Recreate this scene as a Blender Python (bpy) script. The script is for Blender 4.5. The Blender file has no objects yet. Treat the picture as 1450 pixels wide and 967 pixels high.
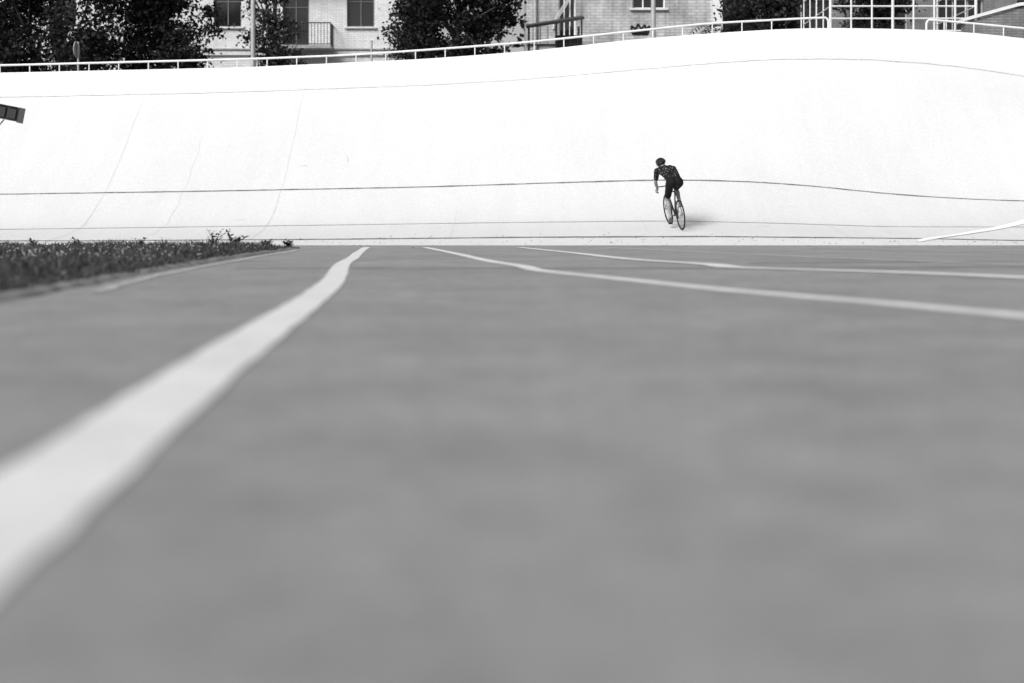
import bpy, math, random
import numpy as np
from mathutils import Vector, Matrix
random.seed(7); rng=np.random.default_rng(7)
scene=bpy.context.scene
V=Vector

# ---------------------------------------------------------------- materials
def new_mat(name):
    m=bpy.data.materials.new(name); m.use_nodes=True
    nt=m.node_tree; b=nt.nodes["Principled BSDF"]
    return m,nt,b
def grey(v): return (v,v,v,1)
def mat_plain(name,v,rough=.6,metal=0,var=.15,scale=6,spec=.4):
    m,nt,b=new_mat(name)
    tc=nt.nodes.new("ShaderNodeTexCoord"); n=nt.nodes.new("ShaderNodeTexNoise")
    n.inputs["Scale"].default_value=scale; n.inputs["Detail"].default_value=6
    r=nt.nodes.new("ShaderNodeValToRGB")
    r.color_ramp.elements[0].position=.3; r.color_ramp.elements[0].color=grey(v*(1-var))
    r.color_ramp.elements[1].position=.7; r.color_ramp.elements[1].color=grey(min(1,v*(1+var)))
    nt.links.new(tc.outputs["Object"],n.inputs["Vector"]); nt.links.new(n.outputs["Fac"],r.inputs["Fac"])
    nt.links.new(r.outputs["Color"],b.inputs["Base Color"])
    b.inputs["Roughness"].default_value=rough; b.inputs["Metallic"].default_value=metal
    b.inputs["Specular IOR Level"].default_value=spec
    return m
def mul_chain(nt,facs):
    cur=facs[0]
    for f in facs[1:]:
        k=nt.nodes.new("ShaderNodeMath"); k.operation='MULTIPLY'
        nt.links.new(cur,k.inputs[0]); nt.links.new(f,k.inputs[1]); cur=k.outputs[0]
    return cur
def noise_range(nt,tc,scale,lo,hi,p0=.3,p1=.7,detail=5,stretch=None,rough=.55):
    n=nt.nodes.new("ShaderNodeTexNoise"); n.inputs["Scale"].default_value=scale; n.inputs["Detail"].default_value=detail
    n.inputs["Roughness"].default_value=rough
    src=tc.outputs["Object"]
    if stretch:
        mp=nt.nodes.new("ShaderNodeMapping"); mp.inputs["Scale"].default_value=stretch
        nt.links.new(src,mp.inputs["Vector"]); src=mp.outputs["Vector"]
    nt.links.new(src,n.inputs["Vector"])
    r=nt.nodes.new("ShaderNodeMapRange"); r.inputs["From Min"].default_value=p0; r.inputs["From Max"].default_value=p1
    r.inputs["To Min"].default_value=lo; r.inputs["To Max"].default_value=hi
    nt.links.new(n.outputs["Fac"],r.inputs["Value"]); return r.outputs["Result"]
def mat_surface(name,v,layers,rough=.8,bump=None,spec=.3):
    m,nt,b=new_mat(name); tc=nt.nodes.new("ShaderNodeTexCoord")
    base=nt.nodes.new("ShaderNodeValue"); base.outputs[0].default_value=v
    cur=mul_chain(nt,[base.outputs[0]]+[noise_range(nt,tc,**l) for l in layers])
    cc=nt.nodes.new("ShaderNodeCombineColor")
    for i in range(3): nt.links.new(cur,cc.inputs[i])
    nt.links.new(cc.outputs[0],b.inputs["Base Color"])
    b.inputs["Roughness"].default_value=rough; b.inputs["Specular IOR Level"].default_value=spec
    if bump:
        n=nt.nodes.new("ShaderNodeTexNoise"); n.inputs["Scale"].default_value=bump[0]; n.inputs["Detail"].default_value=8
        bp=nt.nodes.new("ShaderNodeBump"); bp.inputs["Strength"].default_value=bump[1]; bp.inputs["Distance"].default_value=bump[2]
        nt.links.new(tc.outputs["Object"],n.inputs["Vector"]); nt.links.new(n.outputs["Fac"],bp.inputs["Height"])
        nt.links.new(bp.outputs[0],b.inputs["Normal"])
    return m
M_ground=mat_surface("apron_concrete",.285,[dict(scale=.45,lo=.85,hi=1.09),dict(scale=2.2,lo=.86,hi=1.10),dict(scale=7,lo=.83,hi=1.14,detail=6,rough=.7),
      dict(scale=20,lo=.82,hi=1.18,rough=.9),dict(scale=70,lo=.65,hi=1.33,rough=.8),dict(scale=1.0,lo=.93,hi=1.04,stretch=(.12,1.6,1))],bump=(90,.25,.004))
M_bank=mat_surface("bank_concrete",.655,[dict(scale=.3,lo=.97,hi=1.02),dict(scale=34,lo=.75,hi=1.24,detail=5,rough=.97),
      dict(scale=1.0,lo=.97,hi=1.015,stretch=(2.2,.25,.25)),dict(scale=9,lo=.975,hi=1.02)],rough=.85,bump=(40,.2,.004))
M_para=mat_surface("parapet_white",.765,[dict(scale=.6,lo=.95,hi=1.02),dict(scale=36,lo=.82,hi=1.14,rough=.95)],rough=.8)
M_terr=mat_surface("terrace_soil",.12,[dict(scale=.5,lo=.7,hi=1.2),dict(scale=8,lo=.7,hi=1.2)])
def mat_paint(name,v,under,wear,soft=.05):
    m,nt,b=new_mat(name); tc=nt.nodes.new("ShaderNodeTexCoord")
    f=noise_range(nt,tc,26,0,1,p0=wear-soft,p1=wear+soft,detail=8,rough=.7)
    g=noise_range(nt,tc,3,.86,1.06)
    mx=nt.nodes.new("ShaderNodeMix"); mx.data_type='RGBA'
    mx.inputs[6].default_value=grey(under); mx.inputs[7].default_value=grey(v)
    nt.links.new(f,mx.inputs[0])
    mm=nt.nodes.new("ShaderNodeMix"); mm.data_type='RGBA'; mm.blend_type='MULTIPLY'; mm.inputs[0].default_value=1
    nt.links.new(mx.outputs[2],mm.inputs[6]); nt.links.new(g,mm.inputs[7])
    nt.links.new(mm.outputs[2],b.inputs["Base Color"]); b.inputs["Roughness"].default_value=.7
    return m
M_line=mat_paint("white_line_paint",.74,.3,.36,.08)
M_line_worn=mat_paint("white_line_paint_worn",.58,.3,.5,.08)
M_bline=mat_paint("dark_line_paint",.13,.46,.44)
M_bline_faint=mat_paint("dark_line_paint_faded",.32,.56,.46)
M_joint=mat_paint("slab_joint",.54,.63,.48)
M_bankwhite=mat_plain("bank_white_line",.86,.6,var=.03)
M_kerb=mat_surface("kerb_concrete",.2,[dict(scale=5,lo=.6,hi=1.2),dict(scale=40,lo=.8,hi=1.2)])
M_black=mat_plain("black_paint",.012,.4)
M_tyre=mat_plain("tyre_rubber",.015,.8)
M_frame=mat_plain("bike_frame_paint",.03,.3)
M_steel=mat_plain("steel",.45,.3,.8)
M_white=mat_plain("white_enamel",.78,.45,var=.06)
M_grayp=mat_plain("galvanised_grey",.42,.5,.2)
M_darkm=mat_plain("dark_metal",.03,.5)
M_glass,_nt,_b=new_mat("window_glass"); _b.inputs["Base Color"].default_value=grey(.015); _b.inputs["Roughness"].default_value=.08
M_skin=mat_plain("skin",.27,.55,var=.08,scale=20)
M_short=mat_plain("lycra_black",.010,.8,spec=.15)
M_shoe=mat_plain("shoe",.05,.5)
M_sock=mat_plain("sock",.30,.8)
M_hair=mat_plain("hair",.02,.7,scale=80)
M_helmet=mat_plain("helmet_shell",.012,.45)
def mat_jersey():
    m,nt,b=new_mat("floral_jersey"); tc=nt.nodes.new("ShaderNodeTexCoord")
    v=nt.nodes.new("ShaderNodeTexVoronoi"); v.inputs["Scale"].default_value=21
    n=nt.nodes.new("ShaderNodeTexNoise"); n.inputs["Scale"].default_value=25; n.inputs["Detail"].default_value=3
    nt.links.new(tc.outputs["Object"],v.inputs["Vector"]); nt.links.new(tc.outputs["Object"],n.inputs["Vector"])
    a=nt.nodes.new("ShaderNodeMath"); a.operation='MULTIPLY'
    nt.links.new(v.outputs["Distance"],a.inputs[0]); nt.links.new(n.outputs["Fac"],a.inputs[1])
    r=nt.nodes.new("ShaderNodeValToRGB"); r.color_ramp.interpolation='LINEAR'
    r.color_ramp.elements[0].position=.08; r.color_ramp.elements[0].color=grey(.19)
    r.color_ramp.elements[1].position=.16; r.color_ramp.elements[1].color=grey(.012)
    nt.links.new(a.outputs[0],r.inputs[0]); nt.links.new(r.outputs[0],b.inputs["Base Color"]); b.inputs["Roughness"].default_value=.85; b.inputs["Specular IOR Level"].default_value=.15
    return m
M_jersey=mat_jersey()
def mat_leaf(name,lo,hi,trans=.25):
    m,nt,b=new_mat(name); g=nt.nodes.new("ShaderNodeNewGeometry")
    r=nt.nodes.new("ShaderNodeValToRGB"); r.color_ramp.elements[0].color=grey(lo); r.color_ramp.elements[1].color=grey(hi)
    nt.links.new(g.outputs["Random Per Island"],r.inputs[0]); nt.links.new(r.outputs[0],b.inputs["Base Color"])
    b.inputs["Roughness"].default_value=.55; b.inputs["Specular IOR Level"].default_value=.25
    tb=nt.nodes.new("ShaderNodeBsdfTranslucent"); nt.links.new(r.outputs[0],tb.inputs[0])
    mx=nt.nodes.new("ShaderNodeMixShader"); mx.inputs[0].default_value=trans
    nt.links.new(b.outputs[0],mx.inputs[1]); nt.links.new(tb.outputs[0],mx.inputs[2])
    nt.links.new(mx.outputs[0],nt.nodes["Material Output"].inputs[0]); return m
M_leaf=mat_leaf("leaves_dark",.008,.038)
M_leaf2=mat_leaf("leaves_light",.02,.12)
M_grass=mat_leaf("grass_blades",.03,.14)
M_flower=mat_plain("clover_flower",.6,.8)
M_bark=mat_plain("bark",.06,.9,var=.4,scale=12)
M_litter=mat_leaf("dry_leaves",.03,.2)
def mat_brick(name,v,mortar,dirt=.25,bw=.26,rh=.085):
    m,nt,b=new_mat(name); tc=nt.nodes.new("ShaderNodeTexCoord")
    sp=nt.nodes.new("ShaderNodeSeparateXYZ"); cb=nt.nodes.new("ShaderNodeCombineXYZ")
    nt.links.new(tc.outputs["Object"],sp.inputs[0])
    ad=nt.nodes.new("ShaderNodeMath"); nt.links.new(sp.outputs[0],ad.inputs[0]); nt.links.new(sp.outputs[1],ad.inputs[1])
    nt.links.new(ad.outputs[0],cb.inputs[0]); nt.links.new(sp.outputs[2],cb.inputs[1])
    t=nt.nodes.new("ShaderNodeTexBrick"); t.inputs["Scale"].default_value=1
    t.inputs["Brick Width"].default_value=bw; t.inputs["Row Height"].default_value=rh; t.inputs["Mortar Size"].default_value=.012
    t.inputs["Color1"].default_value=grey(v); t.inputs["Color2"].default_value=grey(v*.84); t.inputs["Mortar"].default_value=grey(mortar)
    nt.links.new(cb.outputs[0],t.inputs["Vector"])
    n=noise_range(nt,tc,.9,1-dirt,1.05,detail=8); n2=noise_range(nt,tc,2,1-dirt*.7,1.05,stretch=(2.5,2.5,.3))
    mm=nt.nodes.new("ShaderNodeMix"); mm.data_type='RGBA'; mm.blend_type='MULTIPLY'; mm.inputs[0].default_value=1
    nt.links.new(t.outputs["Color"],mm.inputs[6]); nt.links.new(mul_chain(nt,[n,n2]),mm.inputs[7])
    nt.links.new(mm.outputs[2],b.inputs["Base Color"]); b.inputs["Roughness"].default_value=.9
    bp=nt.nodes.new("ShaderNodeBump"); bp.inputs["Distance"].default_value=.01; bp.inputs["Strength"].default_value=.6; bp.invert=True
    nt.links.new(t.outputs["Fac"],bp.inputs["Height"]); nt.links.new(bp.outputs[0],b.inputs["Normal"])
    return m
M_brickw=mat_brick("white_brick",.84,.58,.12)
M_brickg=mat_brick("painted_old_brick",.72,.40,.45,bw=.36,rh=.12)
M_brickd=mat_brick("grey_brick",.30,.18,.4)
M_trim=mat_plain("stone_trim",.66,.8,var=.12)
M_trimd=mat_plain("stone_trim_dark",.34,.8,var=.2)
M_roof=mat_plain("roof_sheet",.16,.7)
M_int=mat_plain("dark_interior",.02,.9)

# ---------------------------------------------------------------- mesh builder
class MB:
    def __init__(s): s.v=[]; s.f=[]; s.m=[]; s.mats=[]
    def mi(s,mat):
        if mat not in s.mats: s.mats.append(mat)
        return s.mats.index(mat)
    def add(s,vs,fs,mat):
        o=len(s.v); s.v+= [tuple(p) for p in vs]; k=s.mi(mat)
        for f in fs: s.f.append(tuple(i+o for i in f)); s.m.append(k)
    def box(s,c,d,mat,M=None):
        x,y,z=[k/2 for k in d]
        vs=[V((a*x,b*y,e*z)) for a in(-1,1) for b in(-1,1) for e in(-1,1)]
        if M: vs=[M@p for p in vs]
        vs=[p+V(c) for p in vs]
        s.add(vs,[(0,1,3,2),(4,6,7,5),(0,4,5,1),(2,3,7,6),(0,2,6,4),(1,5,7,3)],mat)
    def tube(s,pts,r,mat,n=8,closed=False):
        pts=[V(p) for p in pts]; N=len(pts)
        if not hasattr(r,'__len__'): r=[r]*N
        rings=[]; prev=None
        for i,p in enumerate(pts):
            if closed: t=(pts[(i+1)%N]-pts[i-1])
            else: t=pts[min(i+1,N-1)]-pts[max(i-1,0)]
            t.normalize()
            if prev is None:
                a=V((0,0,1)) if abs(t.z)<.9 else V((1,0,0))
                u=t.cross(a).normalized()
            else:
                u=(prev-t*prev.dot(t)).normalized()
            prev=u; w=t.cross(u)
            rings.append([p+(u*math.cos(2*math.pi*k/n)+w*math.sin(2*math.pi*k/n))*r[i] for k in range(n)])
        vs=[q for g in rings for q in g]; fs=[]
        for i in range(N if closed else N-1):
            j=(i+1)%N
            for k in range(n): fs.append((i*n+k,i*n+(k+1)%n,j*n+(k+1)%n,j*n+k))
        if not closed: fs+= [tuple(range(n))[::-1],tuple((N-1)*n+k for k in range(n))]
        s.add(vs,fs,mat)
    def ell(s,c,r,mat,nu=14,nv=9,M=None,vmin=-90,vmax=90):
        vs=[];fs=[]
        for j in range(nv+1):
            ph=math.radians(vmin+(vmax-vmin)*j/nv)
            for i in range(nu):
                th=2*math.pi*i/nu
                p=V((r[0]*math.cos(ph)*math.cos(th),r[1]*math.cos(ph)*math.sin(th),r[2]*math.sin(ph)))
                if M: p=M@p
                vs.append(p+V(c))
        for j in range(nv):
            for i in range(nu): fs.append((j*nu+i,j*nu+(i+1)%nu,(j+1)*nu+(i+1)%nu,(j+1)*nu+i))
        s.add(vs,fs,mat)
    def cap(s,a,b,ra,rb,mat,n=14,flat=None):
        a=V(a);b=V(b);t=(b-a); L=t.length; t=t/L if L>1e-6 else V((0,0,1))
        ref=V((0,0,1)) if abs(t.z)<.9 else V((0,1,0)); u=t.cross(ref).normalized(); w=t.cross(u)
        rows=[]
        for k in range(6): 
            ph=math.radians(-89+89*k/5); rows.append((a+t*math.sin(ph)*ra,math.cos(ph)*ra))
        for k in range(6):
            ph=math.radians(89*k/5); rows.append((b+t*math.sin(ph)*rb,math.cos(ph)*rb))
        vs=[c+(u*math.cos(2*math.pi*i/n)+w*math.sin(2*math.pi*i/n))*r for c,r in rows for i in range(n)]
        fs=[(j*n+i,j*n+(i+1)%n,(j+1)*n+(i+1)%n,(j+1)*n+i) for j in range(len(rows)-1) for i in range(n)]
        fs+=[tuple(range(n))[::-1],tuple((len(rows)-1)*n+k for k in range(n))]
        s.add(vs,fs,mat)
    def obj(s,name,parent=None,smooth=False):
        me=bpy.data.meshes.new(name); me.from_pydata(s.v,[],s.f)
        for m in s.mats: me.materials.append(m)
        me.polygons.foreach_set("material_index",s.m)
        if smooth: me.polygons.foreach_set("use_smooth",[True]*len(s.f))
        me.update(); o=bpy.data.objects.new(name,me); scene.collection.objects.link(o)
        if parent: o.parent=parent
        return o
def empty(name,loc=(0,0,0)):
    o=bpy.data.objects.new(name,None); o.location=loc; scene.collection.objects.link(o); return o

# ---------------------------------------------------------------- the banked turn
def curve(pts,sm=1.0):
    xs=np.array([p[0] for p in pts]); zs=np.array([p[1] for p in pts])
    g=np.arange(-70,70.01,.1); z=np.interp(g,xs,zs)
    k=int(sm*10)*2+1; ker=np.hanning(k+2)[1:-1]; ker/=ker.sum()
    zp=np.pad(z,(k//2,k//2),mode='edge'); z=np.convolve(zp,ker,mode='valid')
    return lambda x: float(np.interp(x,g,z))
Z1=curve([(-30,.075),(-8.86,.087),(-4.08,.117),(.37,.161),(4.09,.178),(8.57,.135),(10.8,.09),(30,.08)])
Z2=curve([(-30,.29),(-11.59,.32),(-4.4,.416),(0,.479),(3.6,.514),(6,.464),(8.39,.384),(11.59,.375),(30,.34)])
Z3=curve([(-30,1.1),(-12.31,1.16),(-7.22,1.236),(-2.13,1.334),(2.13,1.47),(3.82,1.51),(5.52,1.475),(7.22,1.366),(8.91,1.18),(10.62,1.06),(12.31,.994),(30,.9)],1.3)
Z4=curve([(-30,3.75),(-13.68,3.87),(-8.02,3.99),(-2.35,4.19),(.47,4.36),(3.31,4.61),(5.19,4.78),(7.08,4.91),(8.96,4.92),(10.85,4.82),(12.74,4.61),(13.68,4.42),(18,4.0),(30,3.7)],1.3)
ZP=curve([(-30,4.35),(-13.68,4.50),(-7.08,4.65),(-2.35,4.87),(.47,5.08),(3.31,5.40),(5.19,5.55),(7.08,5.67),(8.39,5.71),(10.85,5.67),(12.74,5.55),(13.68,5.42),(18,5.0),(30,4.5)],1.2)
YK=np.array([29.0,30.0,32.2,34.2,38.0])
def S(x,y):
    z=np.array([0.004,Z1(x),Z2(x),Z3(x),Z4(x)]); h=np.diff(YK); d=np.diff(z)/h
    m=np.zeros(5); m[0]=d[0]*.8; m[-1]=d[-1]*1.05
    for i in range(1,4):
        m[i]=2*d[i-1]*d[i]/(d[i-1]+d[i]) if d[i-1]*d[i]>0 else 0
    i=int(min(3,max(0,np.searchsorted(YK,y)-1))); t=(y-YK[i])/h[i]
    return float((2*t**3-3*t**2+1)*z[i]+(t**3-2*t**2+t)*h[i]*m[i]+(-2*t**3+3*t**2)*z[i+1]+(t**3-t**2)*h[i]*m[i+1])
xs=np.arange(-60,60.01,.4); ys=np.linspace(29,38,46)
b=MB(); vs=[(x,y,S(x,y)) for x in xs for y in ys]; ny=len(ys)
b.add(vs,[(i*ny+j,(i+1)*ny+j,(i+1)*ny+j+1,i*ny+j+1) for i in range(len(xs)-1) for j in range(ny-1)],M_bank)
b.obj("banked_cycling_track",smooth=True)
# parapet wall above the bank
b=MB(); vs=[];fs=[]
for x in xs:
    z4,zp=Z4(x),ZP(x); vs+=[(x,38.0,z4-.3),(x,38.06,zp-.04),(x,38.09,zp),(x,38.20,zp),(x,38.22,zp-.02),(x,38.22,2.6)]
for i in range(len(xs)-1):
    for k in range(5): a=i*6+k; fs.append((a,a+6,a+7,a+1))
b.add(vs,fs,M_para)
b.obj("parapet_wall")
# painted lines following the bank
def bank_strip(b,x0,x1,yf,w,mat,step=.25,lift=.006,jit=0):
    n=int((x1-x0)/step); vs=[];fs=[]
    for i in range(n+1):
        x=x0+(x1-x0)*i/n; y=yf(x)+(random.uniform(-jit,jit) if jit else 0); ww=w*(1+(random.uniform(-.3,.3) if jit else 0))
        vs+=[(x,y-ww/2,S(x,y-ww/2)+lift),(x,y+ww/2,S(x,y+ww/2)+lift)]
    fs=[(2*i,2*i+2,2*i+3,2*i+1) for i in range(n)]; b.add(vs,fs,mat)
b=MB()
bank_strip(b,-55,55,lambda x:30.0,.13,M_bline,jit=.008)
bank_strip(b,-55,55,lambda x:32.2,.05,M_bline_faint,jit=.006)
bank_strip(b,-55,55,lambda x:34.2,.045,M_bline,jit=.004)
bank_strip(b,-55,55,lambda x:37.94,.022,M_bline_faint,jit=.008)
bank_strip(b,8.45,16,lambda x:float(np.interp(x,[8.45,10.17,11.8,14,16],[29.6,31.4,32.75,34.4,35.7])),.30,M_bankwhite,lift=.012)
b.obj("track_line_markings")
b=MB()
def joint(x,y0,y1,w=.016,wob=.01):
    n=24;vs=[]
    ph=random.random()*6
    for i in range(n+1):
        y=y0+(y1-y0)*i/n; xx=x+wob*math.sin(i*1.3+ph)+random.uniform(-wob,wob)*.5
        vs+=[(xx-w/2,y,S(xx,y)+.003),(xx+w/2,y,S(xx,y)+.003)]
    b.add(vs,[(2*i,2*i+1,2*i+3,2*i+2) for i in range(n)],M_joint)
for k in range(-12,13): 
    x=-9.8+4.25*k
    if x<-3 or x>12: joint(x,30.1,37.8)
    else: joint(x,30.1,random.uniform(32,34),.010)
joint(-7.9,31,36.2,.012,.02)
M_crack=mat_paint("crack",.32,.58,.5)
for (cx,cy,L,ang) in [(-5.3,35.15,.3,.1),(-4.1,35.2,.35,.8),(5.5,31.9,.3,.2),(-6.5,32.7,.4,-.1)]:
    p=V((cx,cy)); a=ang; vs=[]; n=8
    for i in range(n+1):
        w=.009*math.sin(math.pi*(i+.5)/(n+1)); q=V((-math.sin(a),math.cos(a)))*w
        for s_ in(-1,1): vs.append((p.x+q.x*s_,p.y+q.y*s_,S(p.x+q.x*s_,p.y+q.y*s_)+.004))
        a+=random.uniform(-.4,.4); p=p+V((math.cos(a),math.sin(a)))*L/n
    b.add(vs,[(2*i,2*i+2,2*i+3,2*i+1) for i in range(n)],M_crack)
b.obj("slab_joints_and_cracks")

# ---------------------------------------------------------------- ground, apron, painted lines
b=MB(); b.add([(-500,-300,0),(500,-300,0),(500,900,0),(-500,900,0)],[(0,1,2,3)],M_ground); b.obj("ground")
b=MB(); b.box((0,138.25,1.3),(240,200,2.6),M_terr); b.obj("terrace_ground")
def catmull(pts,sub=10):
    P=[V((p[0],p[1])) for p in pts]; Q=[]
    for i in range(len(P)-1):
        p0=P[max(i-1,0)];p1=P[i];p2=P[i+1];p3=P[min(i+2,len(P)-1)]
        for k in range(sub):
            t=k/sub; Q.append(.5*((2*p1)+(p2-p0)*t+(2*p0-5*p1+4*p2-p3)*t*t+(3*p1-p0-3*p2+p3)*t**3))
    Q.append(P[-1]); return Q
def strip(b,pts,w,mat,z=.004,wob=.0,sub=8):
    Q=catmull(pts,sub); vs=[]
    for i,q in enumerate(Q):
        d=(Q[min(i+1,len(Q)-1)]-Q[max(i-1,0)]).normalized(); n_=V((-d.y,d.x))
        ww=(w[0]+(w[1]-w[0])*i/(len(Q)-1)) if isinstance(w,tuple) else w
        a=q+n_*(ww/2+random.uniform(-wob,wob)); c=q-n_*(ww/2+random.uniform(-wob,wob))
        vs+=[(a.x,a.y,z),(c.x,c.y,z)]
    b.add(vs,[(2*i,2*i+1,2*i+3,2*i+2) for i in range(len(Q)-1)],mat); return Q
b=MB()
strip(b,[(-.50,-3),(-.61,.5),(-.70,2.0),(-.80,3.3),(-.92,5.0),(-1.08,7.5),(-1.29,10.2),(-1.60,13.2),(-1.80,15.2),(-2.0,17.9),(-2.29,21.2),(-2.74,26.8)],(.235,.13),M_line,wob=.006)
strip(b,[(3.9,1.5),(3.1,4),(2.28,6.24),(1.93,7.32),(1.31,8.95),(.74,11.0),(.26,12.7),(.08,14.3),(-.285,16.4),(-.89,21.2),(-1.63,26.6)],(.23,.13),M_line,wob=.006)
strip(b,[(5.6,6),(3.95,10.9),(2.97,12.6),(2.16,13.6),(2.02,14.8),(1.40,17.1),(.9,21),(.13,26.4)],(.42,.14),M_line,z=.007,wob=.008)
strip(b,[(7.6,9),(5.27,14.6),(3.86,18.3),(1.74,26.2)],(.26,.16),M_line_worn,wob=.008)
strip(b,[(9,15),(7.2,20.5),(5.2,26.5)],(.18,.12),M_line_worn,wob=.008)
b.obj("painted_lane_lines")
M_seam=mat_surface("apron_seam",.21,[dict(scale=3,lo=.75,hi=1.25),dict(scale=40,lo=.8,hi=1.15)])
b=MB()
strip(b,[(-2.6,13.4),(-1,13.5),(1,13.45),(3,13.6),(5,13.9),(9,14.6)],.45,M_seam,z=.002,wob=.06,sub=14)
strip(b,[(2.6,15.4),(4.5,15.8),(9,16.9)],.3,M_seam,z=.0025,wob=.05,sub=14)
strip(b,[(-12,28.85),(0,28.85),(14,28.8)],.12,M_seam,z=.003,wob=.05,sub=60)
b.obj("apron_joint")
# kerb and verge
K=[(-2.0,-10),(-2.3,2),(-2.64,7.3),(-3.02,11.8),(-3.35,17),(-3.72,24.4),(-3.95,25.3),(-4.6,25.7),(-8,25.9),(-30,26.2)]
KQ=catmull(K,16); b=MB(); vs=[]
for i,q in enumerate(KQ):
    d=(KQ[min(i+1,len(KQ)-1)]-KQ[max(i-1,0)]).normalized(); n_=V((-d.y,d.x)); j=random.uniform(-.03,.03); h=random.uniform(.012,.03)
    a=q+n_*(.14); e=q+n_*.05
    vs+=[(q.x+j,q.y,0),(e.x+j,e.y,h),(a.x,a.y,h+.008),(a.x,a.y,-.05)]
fs=[]
for i in range(len(KQ)-1):
    for k in range(3): t=i*4+k; fs.append((t,t+1,t+5,t+4))
b.add(vs,fs,M_kerb); b.obj("kerb")
b=MB(); strip(b,[(-2.52,8.6),(-2.72,10.3),(-2.89,12),(-3.2,17),(-3.55,23.8)],.08,M_line_worn,z=.005,wob=.025); b.obj("verge_edge_line")
def verge_edge(y):
    return float(np.interp(y,[-10,2,7.3,11.8,17,24.4,25.3,25.6],[-2.0,-2.3,-2.64,-3.02,-3.35,-3.72,-3.95,-4.4]))-.12
M_soil=mat_surface("verge_soil",.05,[dict(scale=3,lo=.6,hi=1.4),dict(scale=30,lo=.6,hi=1.4)])
b=MB(); ysg=np.linspace(-10,25.6,60); vs=[]
for y in ysg: vs+=[(-30,y,.02),(verge_edge(y)+.02,y,.02)]
b.add(vs,[(2*i,2*i+1,2*i+3,2*i+2) for i in range(len(ysg)-1)],M_soil); b.obj("verge_ground")
# grass
N=200000
gy=5.0+20.7*rng.random(N)**.85
ed=np.array([verge_edge(y) for y in np.linspace(5,25.7,100)]); e=np.interp(gy,np.linspace(5,25.7,100),ed)
gx=e+.06-(rng.random(N)**1.25)*(2.0+gy*.42)
def vn(x,y,s,seed):
    r=np.random.default_rng(seed); g=r.random((80,80)); u=(x*s)%79; v=(y*s)%79
    i=u.astype(int); j=v.astype(int); fu=u-i; fv=v-j; fu=fu*fu*(3-2*fu); fv=fv*fv*(3-2*fv)
    return (g[i,j]*(1-fu)+g[i+1,j]*fu)*(1-fv)+(g[i,j+1]*(1-fu)+g[i+1,j+1]*fu)*fv
den=.5*vn(gx+40,gy,1.3,1)+.5*vn(gx+40,gy,4,2)
hgt=(.025+.15*den**1.5)*(0.5+.9*rng.random(N)**1.5); keep=rng.random(N)<(.25+1.1*den)
keep&=((e+.06-gx)>rng.random(N)*.35*vn(gx+40,gy,2.2,5)*2)
hgt*=np.clip(.35+(e+.06-gx)*1.6,.35,1)
gx,gy,hgt=gx[keep],gy[keep],hgt[keep]; n=len(gx)
a=rng.random(n)*2*np.pi; w=.003+.004*rng.random(n); w*=1+gy*.03; la=rng.random(n)*2*np.pi; ll=hgt*(.2+.9*rng.random(n))
v=np.zeros((n,5,3)); ca,sa=np.cos(a),np.sin(a)
v[:,0]=np.stack([gx-ca*w,gy-sa*w,np.full(n,.012)],1); v[:,1]=np.stack([gx+ca*w,gy+sa*w,np.full(n,.012)],1)
mx_,my_=gx+np.cos(la)*ll*.35,gy+np.sin(la)*ll*.35
v[:,2]=np.stack([mx_+ca*w*.8,my_+sa*w*.8,hgt*.6],1); v[:,3]=np.stack([mx_-ca*w*.8,my_-sa*w*.8,hgt*.6],1)
v[:,4]=np.stack([gx+np.cos(la)*ll,gy+np.sin(la)*ll,hgt],1)
def np_mesh(name,verts,faces_list,mats,mi=None):
    me=bpy.data.meshes.new(name); me.from_pydata(verts.reshape(-1,3).tolist(),[],faces_list)
    for m in mats: me.materials.append(m)
    if mi is not None: me.polygons.foreach_set("material_index",mi)
    me.update(); o=bpy.data.objects.new(name,me); scene.collection.objects.link(o); return o
o=(np.arange(n)*5)[:,None]
F=(o+np.array([[0,1,2,3]])).tolist()+(o+np.array([[3,2,4]])).tolist()
nv=v.reshape(-1,3); mi=[0]*len(F)
nf=2600; fy=6+19.4*rng.random(nf); fe=np.interp(fy,np.linspace(5,25.7,100),ed); fx=fe-.15-rng.random(nf)**1.1*(1.2+fy*.4)
kp=vn(fx+40,fy,1.1,9)>.52; fx,fy=fx[kp],fy[kp]; nf=len(fx); fz=.06+.08*rng.random(nf); fr=.005+.007*rng.random(nf)
base=len(nv); ov=np.array([[1,0,0],[-1,0,0],[0,1,0],[0,-1,0],[0,0,1],[0,0,-1]])
fv=np.stack([fx,fy,fz],1)[:,None,:]+ov[None]*fr[:,None,None]
tri=np.array([[0,2,4],[2,1,4],[1,3,4],[3,0,4],[2,0,5],[1,2,5],[3,1,5],[0,3,5]])
F2=((np.arange(nf)*6)[:,None,None]+tri[None]+base).reshape(-1,3).tolist()
np_mesh("grass_verge",np.concatenate([nv,fv.reshape(-1,3)]),F+F2,[M_grass,M_flower],mi+[1]*len(F2))

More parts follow.
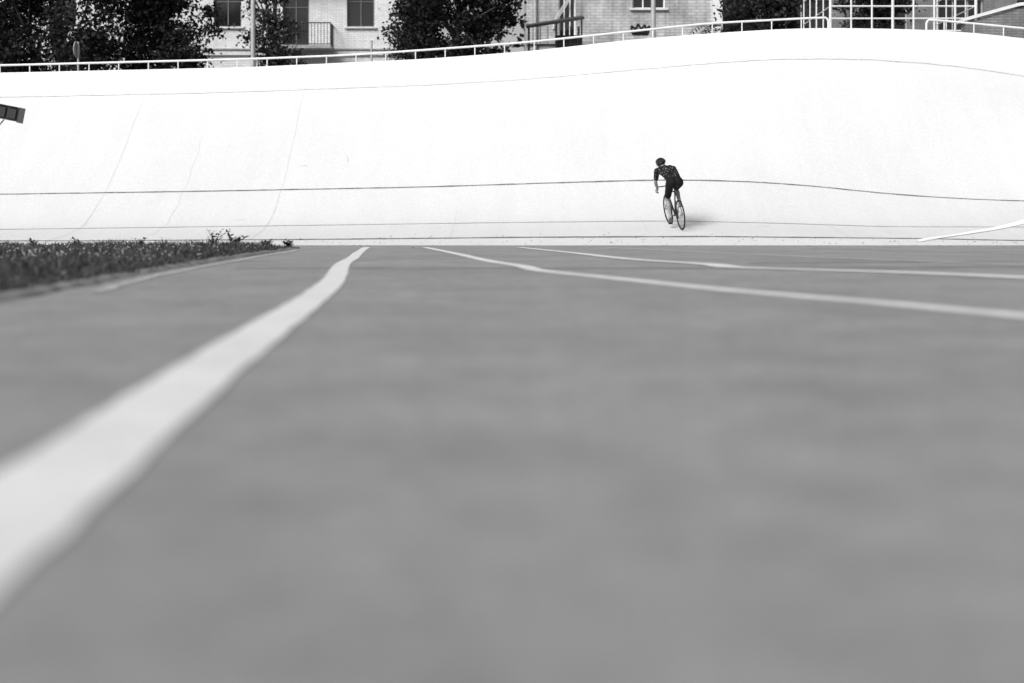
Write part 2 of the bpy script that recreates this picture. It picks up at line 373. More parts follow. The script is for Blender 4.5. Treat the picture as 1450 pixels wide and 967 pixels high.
# weeds
def weed(name,c,h,k,spread):
    b=MB()
    for s_ in range(k):
        a=random.uniform(0,6.28); lean=random.uniform(.1,.6)*spread; hh=h*random.uniform(.55,1)
        p0=V((c[0]+random.uniform(-.05,.05),c[1]+random.uniform(-.05,.05),.01))
        pts=[p0+V((math.cos(a)*lean*t*t,math.sin(a)*lean*t*t,hh*t)) for t in (0,.3,.6,.85,1)]
        b.tube(pts,[.006,.005,.004,.003,.002],M_leaf2,5)
        for i in range(16):
            t=random.uniform(.2,1); p=p0+V((math.cos(a)*lean*t*t,math.sin(a)*lean*t*t,hh*t))
            d=V((random.gauss(0,1),random.gauss(0,1),random.uniform(-.3,.6))).normalized(); L=random.uniform(.04,.10)
            s2=d.cross(V((0,0,1))).normalized()*L*.32
            b.add([p,p+d*L*.5+s2,p+d*L,p+d*L*.5-s2],[(0,1,2,3)],M_leaf2)
    return b.obj(name)
weed("weed_plant",(-5.25,25.0),.36,10,.45)
weed("weed_plant",(-4.95,25.2),.28,9,.45)
weed("weed_plant",(-3.95,25.1),.17,9,.25)
weed("weed_plant",(-4.4,25.2),.15,9,.25)
weed("weed_plant",(-6.5,24.8),.18,6,.25)
weed("weed_plant",(-7.6,24.9),.2,6,.25)
weed("weed_plant",(-8.4,24.9),.17,6,.25)
b=MB()
for i in range(520):
    x=random.uniform(-11,13); y=random.gauss(29.6,.45) if random.random()<.8 else random.uniform(25,30.4)
    z=(S(x,y) if y>29 else 0)+.008; L=random.uniform(.008,.03); a=random.uniform(0,6.28)
    d=V((math.cos(a),math.sin(a),0))*L; s2=V((-math.sin(a),math.cos(a),0))*L*.5; p=V((x,y,z)); up=V((0,0,random.uniform(0,.015)))
    b.add([p-d,p+s2+up,p+d,p-s2],[(0,1,2,3)],M_litter)
b.obj("fallen_leaves")

# ---------------------------------------------------------------- railing on the parapet
ZR=curve([(-30,4.6),(-13.8,4.73),(-7.15,4.90),(-4.29,5.01),(-1.43,5.21),(.48,5.36),(2.38,5.56),(5.24,5.86),(8.49,6.03),(11.25,5.97),(13.8,5.73),(18,5.25),(30,4.75)],1.0)
def railing(name,x0,x1,sp,y=38.34):
    b=MB(); n=int((x1-x0)/.4)
    top=[(x0+(x1-x0)*i/n,y,ZR(x0+(x1-x0)*i/n)) for i in range(n+1)]
    endR=[(x1+.05,y,ZR(x1)-.03),(x1+.08,y,ZR(x1)-.1),(x1+.08,y,ZP(x1)-.6)]
    endL=[(x0-.08,y,ZP(x0)-.6),(x0-.08,y,ZR(x0)-.1),(x0-.05,y,ZR(x0)-.03)]
    b.tube(endL+top+endR,.03,M_white,8)
    b.tube([(p[0],p[1],(ZP(p[0])+.02)) for p in top],.016,M_white,6)
    x=x0+sp/2
    while x<x1: b.tube([(x,y,ZP(x)-.6),(x,y,ZR(x))],.018,M_white,6); x+=sp
    return b.obj(name)
railing("railing",-55,8.45,.80)
railing("railing",11.25,55,.80)

# ---------------------------------------------------------------- buildings
def facade(b,x0,x1,z0,z1,y,ops,mat,dep=.22):
    X=sorted({x0,x1}|{o[0] for o in ops}|{o[1] for o in ops}); Z=sorted({z0,z1}|{o[2] for o in ops}|{o[3] for o in ops})
    for i in range(len(X)-1):
        for j in range(len(Z)-1):
            cx,cz=(X[i]+X[i+1])/2,(Z[j]+Z[j+1])/2
            if any(o[0]<cx<o[1] and o[2]<cz<o[3] for o in ops): continue
            b.add([(X[i],y,Z[j]),(X[i+1],y,Z[j]),(X[i+1],y,Z[j+1]),(X[i],y,Z[j+1])],[(0,1,2,3)],mat)
    for o in ops:
        a,c,d,e=o[:4]
        b.add([(a,y,d),(a,y,e),(a,y+dep,e),(a,y+dep,d),(c,y,d),(c,y,e),(c,y+dep,e),(c,y+dep,d)],
              [(0,1,2,3),(4,7,6,5),(0,3,7,4),(1,5,6,2)],mat)
def window(b,o,y,dep=.22,frame=M_white,sill=True,bars=(1,1),t=.06):
    a,c,d,e=o[:4]; yy=y+dep-.04
    b.add([(a,yy+.03,d),(c,yy+.03,d),(c,yy+.03,e),(a,yy+.03,e)],[(0,1,2,3)],M_glass)
    b.box(((a+c)/2,yy,d+t/2),(c-a-.004,.06,t),frame); b.box(((a+c)/2,yy,e-t/2),(c-a-.004,.06,t),frame)
    b.box((a+t/2+.002,yy,(d+e)/2),(t,.056,e-d-2*t),frame); b.box((c-t/2-.002,yy,(d+e)/2),(t,.056,e-d-2*t),frame)
    for k in range(bars[0]): b.box((a+(c-a)*(k+1)/(bars[0]+1),yy-.002,(d+e)/2),(.05,.05,e-d-2*t),frame)
    if bars[1]: b.box(((a+c)/2,yy-.004,d+(e-d)*.68),(c-a-2*t,.045,.045),frame)
    if sill: b.box(((a+c)/2,y-.04,d-.04),(c-a+.2,.18,.07),M_trim)
def body_box(b,x0,x1,z0,z1,y,depth,mat,roof=M_roof):
    yb=y+depth
    b.add([(x0,y,z0),(x0,yb,z0),(x0,yb,z1),(x0,y,z1)],[(0,3,2,1)],mat); b.add([(x1,y,z0),(x1,yb,z0),(x1,yb,z1),(x1,y,z1)],[(0,1,2,3)],mat)
    b.add([(x0,yb,z0),(x1,yb,z0),(x1,yb,z1),(x0,yb,z1)],[(0,3,2,1)],mat)
    b.box(((x0+x1)/2,y+depth/2-.1,z1+.15),(x1-x0+.7,depth+.7,.3),roof)
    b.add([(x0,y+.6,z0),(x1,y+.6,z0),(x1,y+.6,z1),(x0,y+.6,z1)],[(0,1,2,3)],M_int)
P=empty("apartment_building"); yA=62
M_wframe=mat_plain("window_frame_grey",.12,.6)
ops=[]; 
for base in (3.9,9.08,12.4): 
    for xa in (-28.3,-24.2,-20.2,-16.3,-13.0,-7.2):
        ops.append((xa,xa+1.2,base,base+1.65))
doors=[(-10.0,-8.85,8.25,10.75),(-10.0,-8.85,11.6,14.05),(-10.0,-8.85,2.6,5.2)]
b=MB(); facade(b,-32,-4.0,2.5,15.4,yA,ops+doors,M_brickw); body_box(b,-32,-4.0,2.5,15.4,yA,12,M_brickw); b.obj("walls",P)
b=MB()
for o in ops: window(b,o,yA,frame=M_wframe)
for o in doors: window(b,o,yA,sill=False,frame=M_wframe)
b.obj("windows",P)
b=MB()
for z in (7.95,11.35): 
    b.box((-18,yA-.06,z),(28.2,.12,.22),M_trim); b.box((-18,yA-.09,z+.14),(28.24,.2,.05),M_trimd)
b.box((-18,yA-.1,15.2),(28.3,.3,.3),M_trim)
b.box((-4.35,yA-.05,9),(.5,.1,12.5),M_trim); b.tube([(-11.3,yA-.1,3),(-11.3,yA-.1,15.2)],.06,M_grayp,8)
b.obj("cornices",P)
b=MB()
for z in (8.1,11.45):
    b.box((-9.0,yA-.62,z-.02),(2.5,1.15,.14),M_trimd)
    for x in np.arange(-10.2,-7.76,.135): b.tube([(x,yA-1.15,z+.05),(x,yA-1.15,z+.98)],.014,M_darkm,5)
    for x in (-10.22,-7.78):
        for yy in np.arange(yA-1.1,yA-.05,.15): b.tube([(x,yy,z+.05),(x,yy,z+.98)],.012,M_darkm,5)
        b.tube([(x,yA-1.15,z+1),(x,yA,z+1)],.025,M_darkm,6)
    b.tube([(-10.22,yA-1.15,z+1),(-7.78,yA-1.15,z+1)],.03,M_darkm,6)
    b.tube([(-10.22,yA-1.15,z+.1),(-7.78,yA-1.15,z+.1)],.02,M_darkm,6)
b.obj("balconies",P)
P=empty("brick_house"); yB=58
ops=[(4.9,6.25,9.27,11.0),(1.9,2.6,8.1,10.9),(4.9,6.25,4.2,5.8),(7.0,7.8,12,13.5)]
b=MB(); facade(b,.6,8.2,2.5,14,yB,ops,M_brickg); body_box(b,.6,8.2,2.5,14,yB,11,M_brickg)
b.box((8.38,yB+.1,8.2),(.36,.5,11.4),M_white); b.obj("walls",P)
b=MB()
for o in ops: window(b,o,yB,bars=(2,1))
b.obj("windows",P)
b=MB()
b.box((4.4,yB-.05,7.85),(7.7,.1,.12),M_trimd); 
b.tube([(.95,yB-.1,3),(.95,yB-.1,13.8)],.06,M_grayp,8)
for k in range(3):
    b.tube([(2.0+.05*k+.4*math.sin(t*2.2+k*.3),yB-.05-.015*k,10.9-t*1.3) for t in np.linspace(0,1.9,14)],.022,M_trim,5)
b.obj("trim",P)
b=MB(); cx,cz=5.2,8.25
pts=[(-.3,0),(-.34,.4),(-.16,.22),(-.06,.5),(.06,.22),(.2,.45),(.26,.22),(.4,.4),(.34,0)]
cc=[(cx+p[0],yB-.014,cz+p[1]*.8) for p in pts]
for i in range(len(cc)-1): b.tube([cc[i],cc[i+1]],.04,M_black,5)
b.tube([cc[0],cc[-1]],.06,M_black,5)
b.tube([(cx-.25,yB-.014,cz+.1),(cx+.3,yB-.014,cz+.1)],.06,M_black,5); b.obj("graffiti",P)
P=empty("entrance_canopy"); b=MB()
b.add([(.55,54,8.0),(2.75,54,8.35),(2.75,56.4,8.75),(.55,56.4,8.4),(.55,54,7.9),(2.75,54,8.25),(2.75,56.4,8.65),(.55,56.4,8.3)],
  [(0,1,2,3),(4,7,6,5),(0,4,5,1),(1,5,6,2),(2,6,7,3),(3,7,4,0)],M_darkm); b.obj("roof",P)
b=MB()
for x in(.65,1.7,2.65): b.tube([(x,54.1,2.6),(x,54.1,7.95+.16*(x-.55))],.035,M_darkm,6)
for x in(.65,2.65): b.tube([(x,56.3,2.6),(x,56.3,8.3)],.035,M_darkm,6)
b.tube([(.65,54.1,7.3),(2.65,54.1,7.3)],.03,M_darkm,6)
for x in np.linspace(.8,2.5,7): b.tube([(x,54.1,7.3),(x,54.1,8)],.014,M_darkm,5)
b.box((2.2,55.2,5.2),(1.0,.08,5.2),M_darkm); b.obj("frame",P)
P=empty("grey_building"); yC=60
ops=[(x,x+1.9,z,z+1.7) for z in (4.4,8.3,11.8) for x in (11.6,14.8,18.0,21.3,24.6)]
b=MB(); facade(b,10.2,32,2.5,14.5,yC,ops,M_brickd); body_box(b,10.2,32,2.5,14.5,yC,12,M_brickd); b.obj("walls",P)
b=MB()
for o in ops: window(b,o,yC,bars=(2,0),frame=M_grayp)
b.obj("windows",P)
P=empty("boundary_wall"); b=MB()
b.add([(13.7,43,2.5),(26,43,2.5),(26,43,8.3),(15.3,43,7.0),(13.7,43,6.55),(13.7,43.4,2.5),(26,43.4,2.5),(26,43.4,8.3),(15.3,43.4,7.0),(13.7,43.4,6.55)],
 [(0,1,2,3,4),(5,9,8,7,6),(0,4,9,5)],M_brickd); b.obj("wall",P)
b=MB(); 
for p,q in (((13.6,6.57),(15.3,7.04)),((15.3,7.04),(26,8.34))):
    b.add([(p[0],42.92,p[1]),(q[0],42.92,q[1]),(q[0],43.48,q[1]),(p[0],43.48,p[1]),(p[0],42.92,p[1]+.1),(q[0],42.92,q[1]+.1),(q[0],43.48,q[1]+.1),(p[0],43.48,p[1]+.1)],
    [(0,1,5,4),(4,5,6,7),(2,3,7,6),(3,0,4,7),(1,2,6,5),(0,3,2,1)],M_white)
b.obj("cap",P)
b=MB(); yF=44
for i,x in enumerate(np.linspace(9.85,14.35,8)): b.tube([(x,yF,2.6),(x,yF,9.4)],.045 if i in(0,3,7) else .03,M_white,6)
for z in np.arange(3.4,9.5,.38): b.tube([(9.85,yF,z),(14.35,yF,z)],.028,M_white,6)
for x in (9.85,14.35):
    for z in np.arange(3.4,9.5,.76): b.tube([(x,yF,z),(x,yF+4,z)],.02,M_white,6)
    for yy in np.arange(yF+1,yF+4.1,1): b.tube([(x,yy,2.6),(x,yy,9.4)],.022,M_white,6)
b.obj("lattice_fence")
P=empty("arched_shed"); b=MB(); n=12
arc=[(9.0+.55*math.cos(math.pi*k/n),5.95+.55*math.sin(math.pi*k/n)) for k in range(n+1)]
arc=[(9.55,2.5)]+arc+[(8.45,2.5)]
b.add([(x,46,z) for x,z in arc]+[(x,48.5,z) for x,z in arc],[tuple(range(len(arc))),tuple(range(2*len(arc)-1,len(arc)-1,-1))]+[(i,i+len(arc),i+1+len(arc),i+1) for i in range(len(arc)-1)],M_darkm)
b.obj("shell",P)
b=MB(); b.tube([(x,45.98,z) for x,z in arc[1:-1]],.03,M_grayp,6); b.obj("rim",P)

# ---------------------------------------------------------------- poles, sign, floodlight
def lamp(name,x,y,h,r=.075):
    P=empty(name,(x,y,2.6)); b=MB()
    b.tube([(0,0,0),(0,0,.8),(0,0,.82),(0,0,h)],[r*1.5,r*1.5,r,r*.75],M_grayp,12); b.obj("pole",P)
    b=MB(); b.tube([(0,0,h-.1),(0,-.3,h+.4),(0,-1.2,h+.6)],.035,M_grayp,8); b.box((0,-1.45,h+.6),(.28,.7,.14),M_grayp,None); b.ell((0,-1.45,h+.53),(.1,.26,.07),M_glass); b.obj("lamp_head",P)
lamp("street_lamp",-7.65,42,9.5); lamp("street_lamp",4.47,45,9.5,.085)
P=empty("traffic_sign",(-12.2,40.0,2.6)); b=MB(); b.tube([(0,0,0),(0,0,2.98)],.03,M_grayp,8); b.obj("post",P)
b=MB(); R=Matrix.Rotation(math.radians(85),3,'Z'); 
n=24; vs=[R@V((.23*math.cos(2*math.pi*k/n),s_*.012+.045,0))+V((0,0,2.76+.23*math.sin(2*math.pi*k/n))) for s_ in(-1,1) for k in range(n)]
b.add(vs,[tuple(range(n)),tuple(range(2*n-1,n-1,-1))]+[(k,(k+1)%n,n+(k+1)%n,n+k) for k in range(n)],M_trimd); b.obj("disc",P)
P=empty("fence_post",(-4.0,40.5,2.6)); b=MB(); b.tube([(0,0,0),(0,0,3.05)],.03,M_grayp,8); b.ell((0,0,3.06),(.04,.04,.03),M_grayp); b.obj("shaft",P)
P=empty("floodlight",(-9.55,25.0,0)); b=MB()
b.tube([(0,0,0),(0,0,2.75)],[.05,.04],M_darkm,10); b.tube([(0,0,1.55),(.35,0,1.95),(.62,0,2.27)],.012,M_grayp,6); b.tube([(0,0,2.6),(.3,0,2.52)],.025,M_darkm,8); b.obj("mast",P)
b=MB(); R=Matrix.Rotation(math.radians(11),3,'Y')
b.box((.62,0,2.40),(.60,.26,.24),M_darkm,R)
for k in(-1,0,1):
    c=V((.62,-.145,2.40))+R@V((k*.19,0,0)); b.box(c,(.15,.03,.17),M_glass,R)
    b.box(V((.62,-.14,2.40))+R@V((k*.19,0,.125)),(.16,.10,.012),M_black,R)
b.box(V((.62,0,2.40))+R@V((.305,0,0)),(.012,.3,.27),M_black,R); b.obj("lamp_housing",P)

# ---------------------------------------------------------------- trees
def tree(name,x,y,z0,h,crown,nleaf=9000,leaf=.16,mat=M_leaf,tr=.22,nclump=26):
    P=empty(name,(x,y,z0)); b=MB()
    b.tube([(0,0,0),(.08,0,h*.25),(-.05,.05,h*.5),(.05,0,h*.75)],[tr,tr*.8,tr*.6,tr*.3],M_bark,10)
    for c in crown:
        s=V((0,0,random.uniform(.25,.55)*h)); e_=V(c[:3]); mid=(s+e_)/2+V((random.uniform(-.3,.3),random.uniform(-.3,.3),.2))
        b.tube([s,mid,e_],[tr*.4,tr*.25,.03],M_bark,7)
        for k in range(4):
            q=e_+V((random.uniform(-1,1)*c[3],random.uniform(-1,1)*c[4],random.uniform(-.7,1)*c[5]))*.8
            b.tube([mid,(mid+q)/2+V((0,0,.15)),q],[tr*.16,.03,.012],M_bark,5)
    b.obj("trunk",P)
    vol=np.array([c[3]*c[4]*c[5] for c in crown]); vol=vol/vol.sum(); vs=[]
    for c,fr in zip(crown,vol):
        nc=max(6,int(nclump*len(crown)*fr)); npl=int(nleaf*fr/nc)
        for k in range(nc):
            d=rng.normal(size=3); d/=np.linalg.norm(d); rr=rng.uniform(.35,1.05)
            cc=np.array(c[:3])+d*rr*np.array(c[3:6]); cr=rng.uniform(.25,.55)*min(c[3:6])**.6
            pts=cc+rng.normal(size=(npl,3))*cr*np.array([1,1,.7])*.6
            vs.append(pts)
    pts=np.concatenate(vs); n=len(pts)
    d=rng.normal(size=(n,3)); d[:,2]-=.4; d/=np.linalg.norm(d,axis=1)[:,None]
    r=rng.normal(size=(n,3)); s=np.cross(d,r); s/=np.linalg.norm(s,axis=1)[:,None]
    L=(leaf*(.6+.8*rng.random(n)))[:,None]
    q=np.stack([pts-d*L*.5,pts+s*L*.3,pts+d*L*.5,pts-s*L*.3],1)
    F=((np.arange(n)*4)[:,None]+np.array([[0,1,2,3]])).tolist()
    o=np_mesh("foliage",q,F,[mat]); o.parent=P; return P
tree("leafy_tree",-20.5,50,2.6,9,[(0,0,4,3,2.5,2.6),(2,.3,6,2.6,2.4,2.2),(-2,0,7,3,2.5,2.3),(0,.5,8.5,3,2.5,2)],24000,.17)
tree("leafy_tree",-15.6,49,2.6,9,[(0,0,3.6,2.8,2.3,2.3),(1.6,.3,5.4,2.4,2.2,1.9),(-1.8,0,6,2.6,2.5,2.3),(0,.5,8,2.9,2.5,2)],28000,.16)
tree("leafy_tree",-12.2,50,2.6,8,[(-.3,0,3.2,1.9,1.8,1.5),(.2,.3,5.0,1.6,1.6,1.5),(-.9,0,6.6,2.0,1.8,1.5),(-.6,.5,8.2,2.3,2,1.6),(.7,0,3.0,1.1,1.3,1.0)],25000,.15)
tree("young_tree",-8.95,53,2.6,6,[(0,0,5.0,.8,.8,1.0),(-.3,.1,6.6,.7,.7,.8),(.45,0,4.0,.7,.7,.7),(.2,0,7.6,.6,.6,.6)],5600,.14,M_leaf2,.09,20)
tree("leafy_tree",-1.9,50,2.6,8,[(0,0,4.2,1.9,1.8,1.4),(-.9,.2,5.8,1.6,1.7,1.4),(1.1,.2,6.0,1.3,1.7,1.6),(0,.2,7.8,2.3,1.9,1.5)],26000,.15)
tree("leafy_tree",-3.9,55,2.6,7,[(0,0,5.0,.9,.9,.9),(.3,.2,6.4,.9,.9,.9)],4500,.14,M_leaf,.12)
def sumac(name,x,y,z0):
    P=empty(name,(x,y,z0)); b=MB(); b.tube([(0,0,0),(.1,0,1.5),(0,0,3)],[.1,.08,.05],M_bark,8)
    for k in range(120):
        a=random.uniform(0,6.28); s=V((random.uniform(-.8,.8),random.uniform(-.5,.5),random.uniform(2.6,4.6))); L=random.uniform(.7,1.25)
        if k%6==0: b.tube([(0,0,2.2),(s.x*.5,s.y*.5,(2.2+s.z)/2),s],[.04,.03,.015],M_bark,5)
        pts=[s+V((math.cos(a)*L*t,math.sin(a)*L*t,.45*L*t-.75*L*t*t)) for t in np.linspace(0,1,9)]
        b.tube(pts,.008,M_leaf,4)
        for i in range(1,9):
            d=(pts[i]-pts[i-1]).normalized(); side=d.cross(V((0,0,1))).normalized()
            for sg in(-1,1):
                q=(side*sg*.85+d*.4+V((0,0,-.3))).normalized()*.24; w=d*.032
                b.add([pts[i],pts[i]+q*.5+w,pts[i]+q,pts[i]+q*.5-w],[(0,1,2,3)],M_leaf)
    b.obj("fronds",P)
sumac("sumac_tree",7.1,46,2.4); sumac("sumac_tree",8.3,47.5,2.2); sumac("sumac_tree",12.6,50,2.9)
tree("leafy_tree",9.3,54,2.6,7,[(0,0,5.2,1.5,1.2,1.3),(.6,0,6.8,1.3,1.2,1.2)],9000,.15)
tree("leafy_tree",13.2,53,2.6,7,[(0,0,4.2,1.3,1.2,1.0),(.3,0,6.0,1.2,1.2,1.2)],7000,.15)
b=MB(); pts=[]
for k in range(70):
    c=np.array([-90+180*k/69+rng.uniform(-2,2),92+rng.uniform(-5,5),rng.uniform(5,11)])
    pts.append(c+rng.normal(size=(420,3))*np.array([2.4,2.0,2.6]))
pts=np.concatenate(pts); n=len(pts); d=rng.normal(size=(n,3)); d/=np.linalg.norm(d,axis=1)[:,None]; s=np.cross(d,rng.normal(size=(n,3))); s/=np.linalg.norm(s,axis=1)[:,None]
q=np.stack([pts-d*.35,pts+s*.22,pts+d*.35,pts-s*.22],1)
np_mesh("distant_trees",q,((np.arange(n)*4)[:,None]+np.array([[0,1,2,3]])).tolist(),[M_leaf])

# ---------------------------------------------------------------- bicycle
BX,BY=3.70,31.0; hd=math.radians(10); WB=.98
rc=V((BX,BY,S(BX,BY)+.006)); fx_,fy_=BX-math.sin(hd)*WB,BY+math.cos(hd)*WB; fc=V((fx_,fy_,S(fx_,fy_)+.006))
fwd=(fc-rc).normalized(); lean=math.radians(8); left=V((0,0,1)).cross(fwd).normalized()
up=(V((0,0,1))-fwd*fwd.z).normalized(); up=(up*math.cos(lean)+left*math.sin(lean)).normalized(); right=fwd.cross(up).normalized()
MW=Matrix(((right.x,fwd.x,up.x,rc.x),(right.y,fwd.y,up.y,rc.y),(right.z,fwd.z,up.z,rc.z),(0,0,0,1)))
BK=empty("bicycle"); BK.matrix_world=MW
def wheel(name,yc):
    b=MB(); R=.322; n=48
    b.tube([(0,yc+R*math.cos(2*math.pi*k/n),.335+R*math.sin(2*math.pi*k/n)) for k in range(n)],.0145,M_tyre,8,closed=True)
    R2=.302
    b.tube([(0,yc+R2*math.cos(2*math.pi*k/n),.335+R2*math.sin(2*math.pi*k/n)) for k in range(n)],.012,M_black,6,closed=True)
    b.tube([(-.05,yc,.335),(.05,yc,.335)],.018,M_steel,10)
    for k in range(24):
        a=2*math.pi*k/24; sx=.032 if k%2 else -.032; a2=a+(.5 if k%4<2 else -.5)
        b.tube([(sx,yc+.02*math.cos(a2),.335+.02*math.sin(a2)),(0,yc+.296*math.cos(a),.335+.296*math.sin(a))],.0016,M_steel,4)
    return b.obj(name,BK,True)
wheel("rear_wheel",0); wheel("front_wheel",WB)
BB=V((0,.41,.27)); ST=V((0,.275,.80)); HT=V((0,.80,.81)); HB=V((0,.835,.68)); SAD=V((0,.25,.95))
b=MB()
b.tube([BB,ST],.016,M_frame); b.tube([ST,HT],.016,M_frame); b.tube([BB,HB],.02,M_frame); b.tube([HT,HB],.021,M_frame)
for s_ in(-1,1):
    b.tube([(s_*.02,BB.y,BB.z),(s_*.06,0,.335)],.010,M_frame); b.tube([(s_*.012,ST.y,ST.z-.03),(s_*.06,0,.335)],.008,M_frame)
    b.tube([(s_*.03,HB.y+.005,HB.z-.03),(s_*.05,.90,.48),(s_*.055,WB,.335)],[.013,.011,.008],M_frame)
b.tube([(-.03,HB.y+.005,HB.z-.03),(.03,HB.y+.005,HB.z-.03)],.016,M_frame)
b.tube([(-.04,BB.y,BB.z),(.04,BB.y,BB.z)],.022,M_frame,12); b.tube([ST,SAD],.0135,M_black); b.obj("frame",BK,True)
b=MB()
vs=[];prof=[(.12,.068,.0),(.16,.075,.004),(.22,.06,.0),(.28,.03,-.004),(.35,.02,-.002),(.39,.014,-.01)]
for y,w_,dz in prof:
    for k in range(10): t=2*math.pi*k/10; vs.append((w_*math.cos(t),y,.965+dz+.02*math.sin(t)))
fs=[(i*10+k,i*10+(k+1)%10,(i+1)*10+(k+1)%10,(i+1)*10+k) for i in range(5) for k in range(10)]+[tuple(range(10)),tuple(range(50,60))]
b.add(vs,fs,M_black)
for s_ in(-1,1): b.tube([(s_*.03,.15,.94),(s_*.022,.36,.94)],.004,M_steel)
b.obj("saddle",BK,True)
b=MB()
b.tube([HT,(0,.79,.85)],.017,M_black); b.tube([(0,.79,.85),(0,.885,.865)],.016,M_black)
for s_ in(-1,1):
    b.tube([(0,.885,.865),(s_*.17,.885,.865),(s_*.205,.90,.865),(s_*.21,.955,.86),(s_*.212,.99,.83),(s_*.214,.985,.775),(s_*.216,.945,.745),(s_*.218,.85,.735)],.0125,M_black,8)
    b.tube([(s_*.21,.965,.865),(s_*.21,1.01,.885),(s_*.21,1.025,.915)],[.017,.015,.012],M_black,8)
    b.tube([(s_*.21,1.01,.88),(s_*.212,1.03,.83),(s_*.213,1.015,.77)],.006,M_steel,6)
b.obj("handlebar",BK,True)
b=MB()
def disc(c,R,t,mat,n=32):
    vs=[(c[0]+sx*t,c[1]+R*math.cos(2*math.pi*k/n),c[2]+R*math.sin(2*math.pi*k/n)) for sx in(-1,1) for k in range(n)]
    b.add(vs,[tuple(range(n)),tuple(range(2*n-1,n-1,-1))]+[(k,(k+1)%n,n+(k+1)%n,n+k) for k in range(n)],mat)
disc((.05,BB.y,BB.z),.095,.003,M_darkm); disc((.045,0,.335),.035,.008,M_steel)
b.tube([(.05,0,.37),(.05,.41,.365)],.005,M_darkm,5); b.tube([(.05,0,.30),(.05,.41,.175)],.005,M_darkm,5)
b.tube([(-.06,.41,.27),(-.075,.425,.10)],[.014,.011],M_darkm); b.tube([(.06,.41,.27),(.075,.395,.44)],[.014,.011],M_darkm)
b.box((-.12,.425,.095),(.08,.07,.02),M_black); b.box((.12,.395,.445),(.08,.07,.02),M_black); b.obj("crankset",BK)

# ---------------------------------------------------------------- cyclist (torso swings to the rider's left, back rounded)
RD=empty("cyclist"); RD.matrix_world=MW
caps=[]
def C(a,b_,ra,rb,m): caps.append((V(a),V(b_),ra,rb,m))
J,SH,SK=M_jersey,M_short,M_skin
SX=-.075
for s_ in(-1,1):
    C((s_*.075,.19,1.03),(s_*.06-.01,.30,1.10),.112,.105,SH)
    C((s_*.065-.01,.30,1.12),(s_*.07-.035,.44,1.225),.105,.118,J)
    C((s_*.07-.035,.44,1.225),(s_*.085+SX*.9,.58,1.265),.118,.105,J)
    C((s_*.06+SX*.9,.57,1.275),(s_*.185+SX,.62,1.265),.088,.070,J)
C((-.03,.42,1.23),(SX,.62,1.31),.095,.07,J)
C((SX,.64,1.31),(SX-.02,.74,1.335),.06,.055,SK)
hc=V((SX-.035,.825,1.385))
C(hc+V((0,-.02,.01)),hc+V((0,.02,.02)),.088,.085,M_hair)
C(hc+V((0,.035,-.02)),hc+V((0,.06,-.075)),.070,.042,SK)
C(hc+V((0,.105,-.01)),hc+V((0,.128,-.035)),.010,.014,SK)
for s_ in(-1,1): C(hc+V((s_*.084,.0,-.02)),hc+V((s_*.088,.008,.015)),.014,.016,SK)
for s_ in(-1,1):
    sh=V((s_*.19+SX,.62,1.26)); el=V((s_*.255+SX*.5,.72,1.0)) ; wr=V((s_*.225,.87,.835))
    mid=sh.lerp(el,.62)
    C(sh,mid,.066,.056,J); C(mid,el,.044,.038,SK); C(el,el.lerp(wr,.35),.039,.039,SK); C(el.lerp(wr,.35),wr,.039,.026,SK)
    pm=V((s_*.222,.925,.79)); C(wr,pm,.026,.030,SK); C(wr.lerp(pm,.4)+V((0,0,.005)),pm+V((0,.02,.01)),.024,.024,SK)
    for k,(L) in enumerate((.9,1.0,.95,.78)):
        base=pm+V((s_*.014,.028-.021*k,.012-.011*k)); o1=base+V((s_*.020,.012,-.012))*L
        o2=o1+V((-s_*.006,.010,-.026))*L; o3=o2+V((-s_*.026,.0,-.008))*L
        C(base,o1,.0095,.009,SK); C(o1,o2,.009,.0085,SK); C(o2,o3,.0085,.0075,SK)
    t0=pm+V((-s_*.018,.0,.012)); t1=t0+V((-s_*.016,.026,-.008)); t2=t1+V((s_*.002,.024,-.016)); C(t0,t1,.012,.011,SK); C(t1,t2,.0105,.009,SK)
def leg(s_,hip,kn,an,heel,toe):
    hip,kn,an,heel,toe=map(V,(hip,kn,an,heel,toe)); m=hip.lerp(kn,.72)
    C(hip,m,.098,.074,SH); C(m,kn,.062,.054,SK); C(kn,kn+V((0,.012,-.01)),.055,.05,SK)
    cf=kn.lerp(an,.32)+V((0,-.022,0)); C(kn,cf,.050,.056,SK); C(cf,kn.lerp(an,.78),.054,.034,SK)
    C(kn.lerp(an,.78),an,.037,.034,M_sock); C(an,heel,.036,.033,M_shoe); C(heel,toe,.034,.031,M_shoe); C(an,heel.lerp(toe,.5),.035,.034,M_shoe); C(heel.lerp(toe,.5),toe,.04,.03,M_shoe)
leg(-1,(-.105,.235,1.0),(-.125,.50,.615),(-.12,.365,.225),(-.12,.33,.155),(-.125,.485,.135))
leg(1,(.105,.235,1.0),(.13,.64,.82),(.12,.345,.55),(.12,.30,.50),(.125,.455,.485))
b=MB()
for c in caps: b.cap(c[0],c[1],c[2],c[3],M_skin)
tmp=b.obj("tmp_body")
md=tmp.modifiers.new("r",'REMESH'); md.mode='VOXEL'; md.voxel_size=.0075; md.use_smooth_shade=True
md=tmp.modifiers.new("s",'SMOOTH'); md.factor=.5; md.iterations=3
dg=bpy.context.evaluated_depsgraph_get(); me=bpy.data.meshes.new_from_object(tmp.evaluated_get(dg)); bpy.data.objects.remove(tmp)
me.materials.clear(); mats=[SK,J,SH,M_sock,M_shoe,M_hair]
for m in mats: me.materials.append(m)
nP=len(me.polygons); cen=np.empty(nP*3); me.polygons.foreach_get("center",cen); cen=cen.reshape(-1,3); best=np.full(nP,1e9); idx=np.zeros(nP,int)
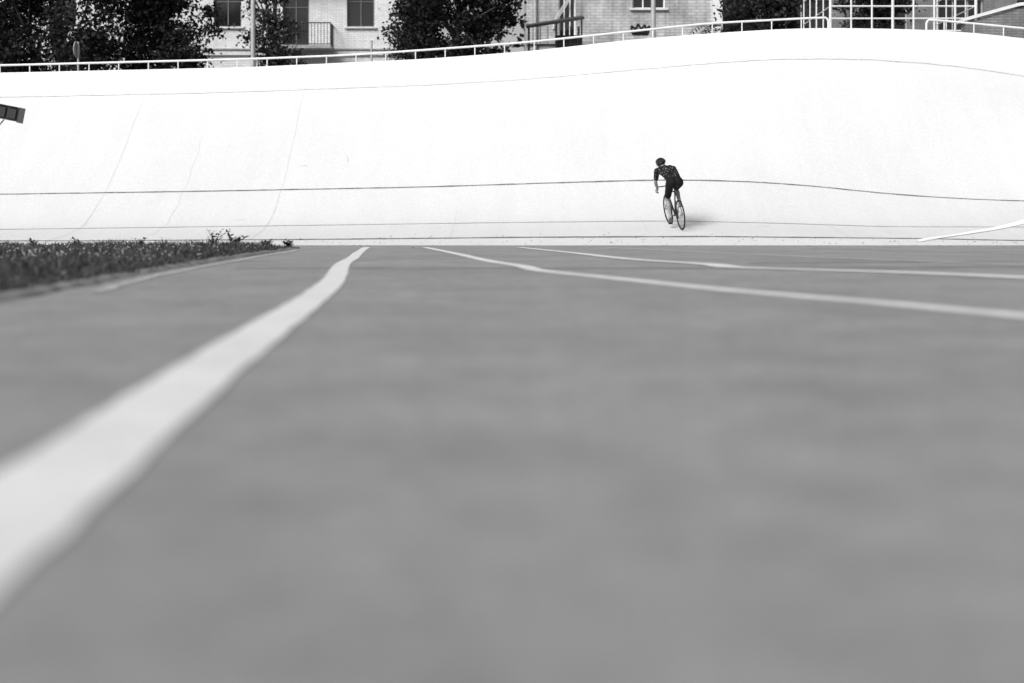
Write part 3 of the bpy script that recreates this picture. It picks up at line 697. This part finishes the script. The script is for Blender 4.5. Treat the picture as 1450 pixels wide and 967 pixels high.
for a_,b_,ra,rb,m in caps:
    A=np.array(a_);D=np.array(b_)-A; t=np.clip(((cen-A)@D)/max(D@D,1e-9),0,1); dist=np.linalg.norm(cen-(A+t[:,None]*D),axis=1)-(ra+(rb-ra)*t)
    k=dist<best; best[k]=dist[k]; idx[k]=mats.index(m)
me.polygons.foreach_set("material_index",idx.astype(np.int32)); me.update()
ob=bpy.data.objects.new("body",me); scene.collection.objects.link(ob); ob.parent=RD
b=MB()
for s_ in(-1,1):
    b.ell(hc+V((s_*.030,.098,.0)),(.012,.008,.008),M_white,10,6); b.ell(hc+V((s_*.030,.105,.0)),(.005,.003,.005),M_black,8,5)
    b.tube([hc+V((s_*.046,.093,.02)),hc+V((s_*.03,.103,.024)),hc+V((s_*.014,.103,.02))],.004,M_hair,5)
b.tube([hc+V((-.022,.10,-.068)),hc+V((0,.106,-.07)),hc+V((.022,.10,-.068))],.005,M_shoe,5); b.obj("face",RD,True)
b=MB()
R=Matrix.Rotation(math.radians(-8),3,'X')
hb=hc+V((0,-.015,.022)); b.ell(hb,(.098,.135,.098),M_helmet,24,8,R,vmin=-8,vmax=90)
for k in range(-3,4):
    xk=k*.027; f=math.sqrt(max(.05,1-(xk/.1)**2))
    b.tube([hb+R@V((xk*(1.05),.140*f*math.cos(a),.106*f*math.sin(a)+.004)) for a in np.linspace(.1,3.04,14)],[.007]+[.011]*12+[.007],M_helmet,6)
b.tube([hb+R@V((.099*math.cos(a),.137*math.sin(a),-.012)) for a in np.linspace(0,2*math.pi,28)[:-1]],.009,M_helmet,6,closed=True)
for s_ in(-1,1): b.tube([hc+V((s_*.09,.02,.01)),hc+V((s_*.078,.04,-.05)),hc+V((0,.05,-.115))],.004,M_black,5)
b.obj("helmet",RD,True)

# ---------------------------------------------------------------- light, world, camera
el=math.radians(38)
sdir=V((-.6*math.cos(el),-.8*math.cos(el),math.sin(el))).normalized()
sun=bpy.data.lights.new("sun",'SUN'); sun.energy=2.9; sun.angle=math.radians(22); sun.color=(1,1,1)
so=bpy.data.objects.new("sun",sun); scene.collection.objects.link(so); so.rotation_euler=(-sdir).to_track_quat('-Z','Y').to_euler()
w=bpy.data.worlds.new("World"); scene.world=w; w.use_nodes=True; nt=w.node_tree; bg=nt.nodes["Background"]
sk=nt.nodes.new("ShaderNodeTexSky"); sk.sky_type='NISHITA'; sk.sun_disc=False; sk.sun_elevation=el; sk.sun_rotation=math.atan2(sdir.x,sdir.y); sk.dust_density=3
bw=nt.nodes.new("ShaderNodeRGBToBW"); nt.links.new(sk.outputs[0],bw.inputs[0]); nt.links.new(bw.outputs[0],bg.inputs[0]); bg.inputs[1].default_value=.13
cam=bpy.data.cameras.new("camera"); co=bpy.data.objects.new("camera",cam); scene.collection.objects.link(co)
co.location=(0,0,.4); co.rotation_euler=(math.radians(90),0,0); cam.sensor_width=36
cam.lens=50; cam.shift_x=0; cam.shift_y=-163.5/1450
cam.clip_start=.05; cam.clip_end=2000; cam.dof.use_dof=True; cam.dof.focus_distance=31.5; cam.dof.aperture_fstop=1.0
scene.camera=co
scene.view_settings.view_transform='Standard'; scene.view_settings.look='None'; scene.view_settings.exposure=0
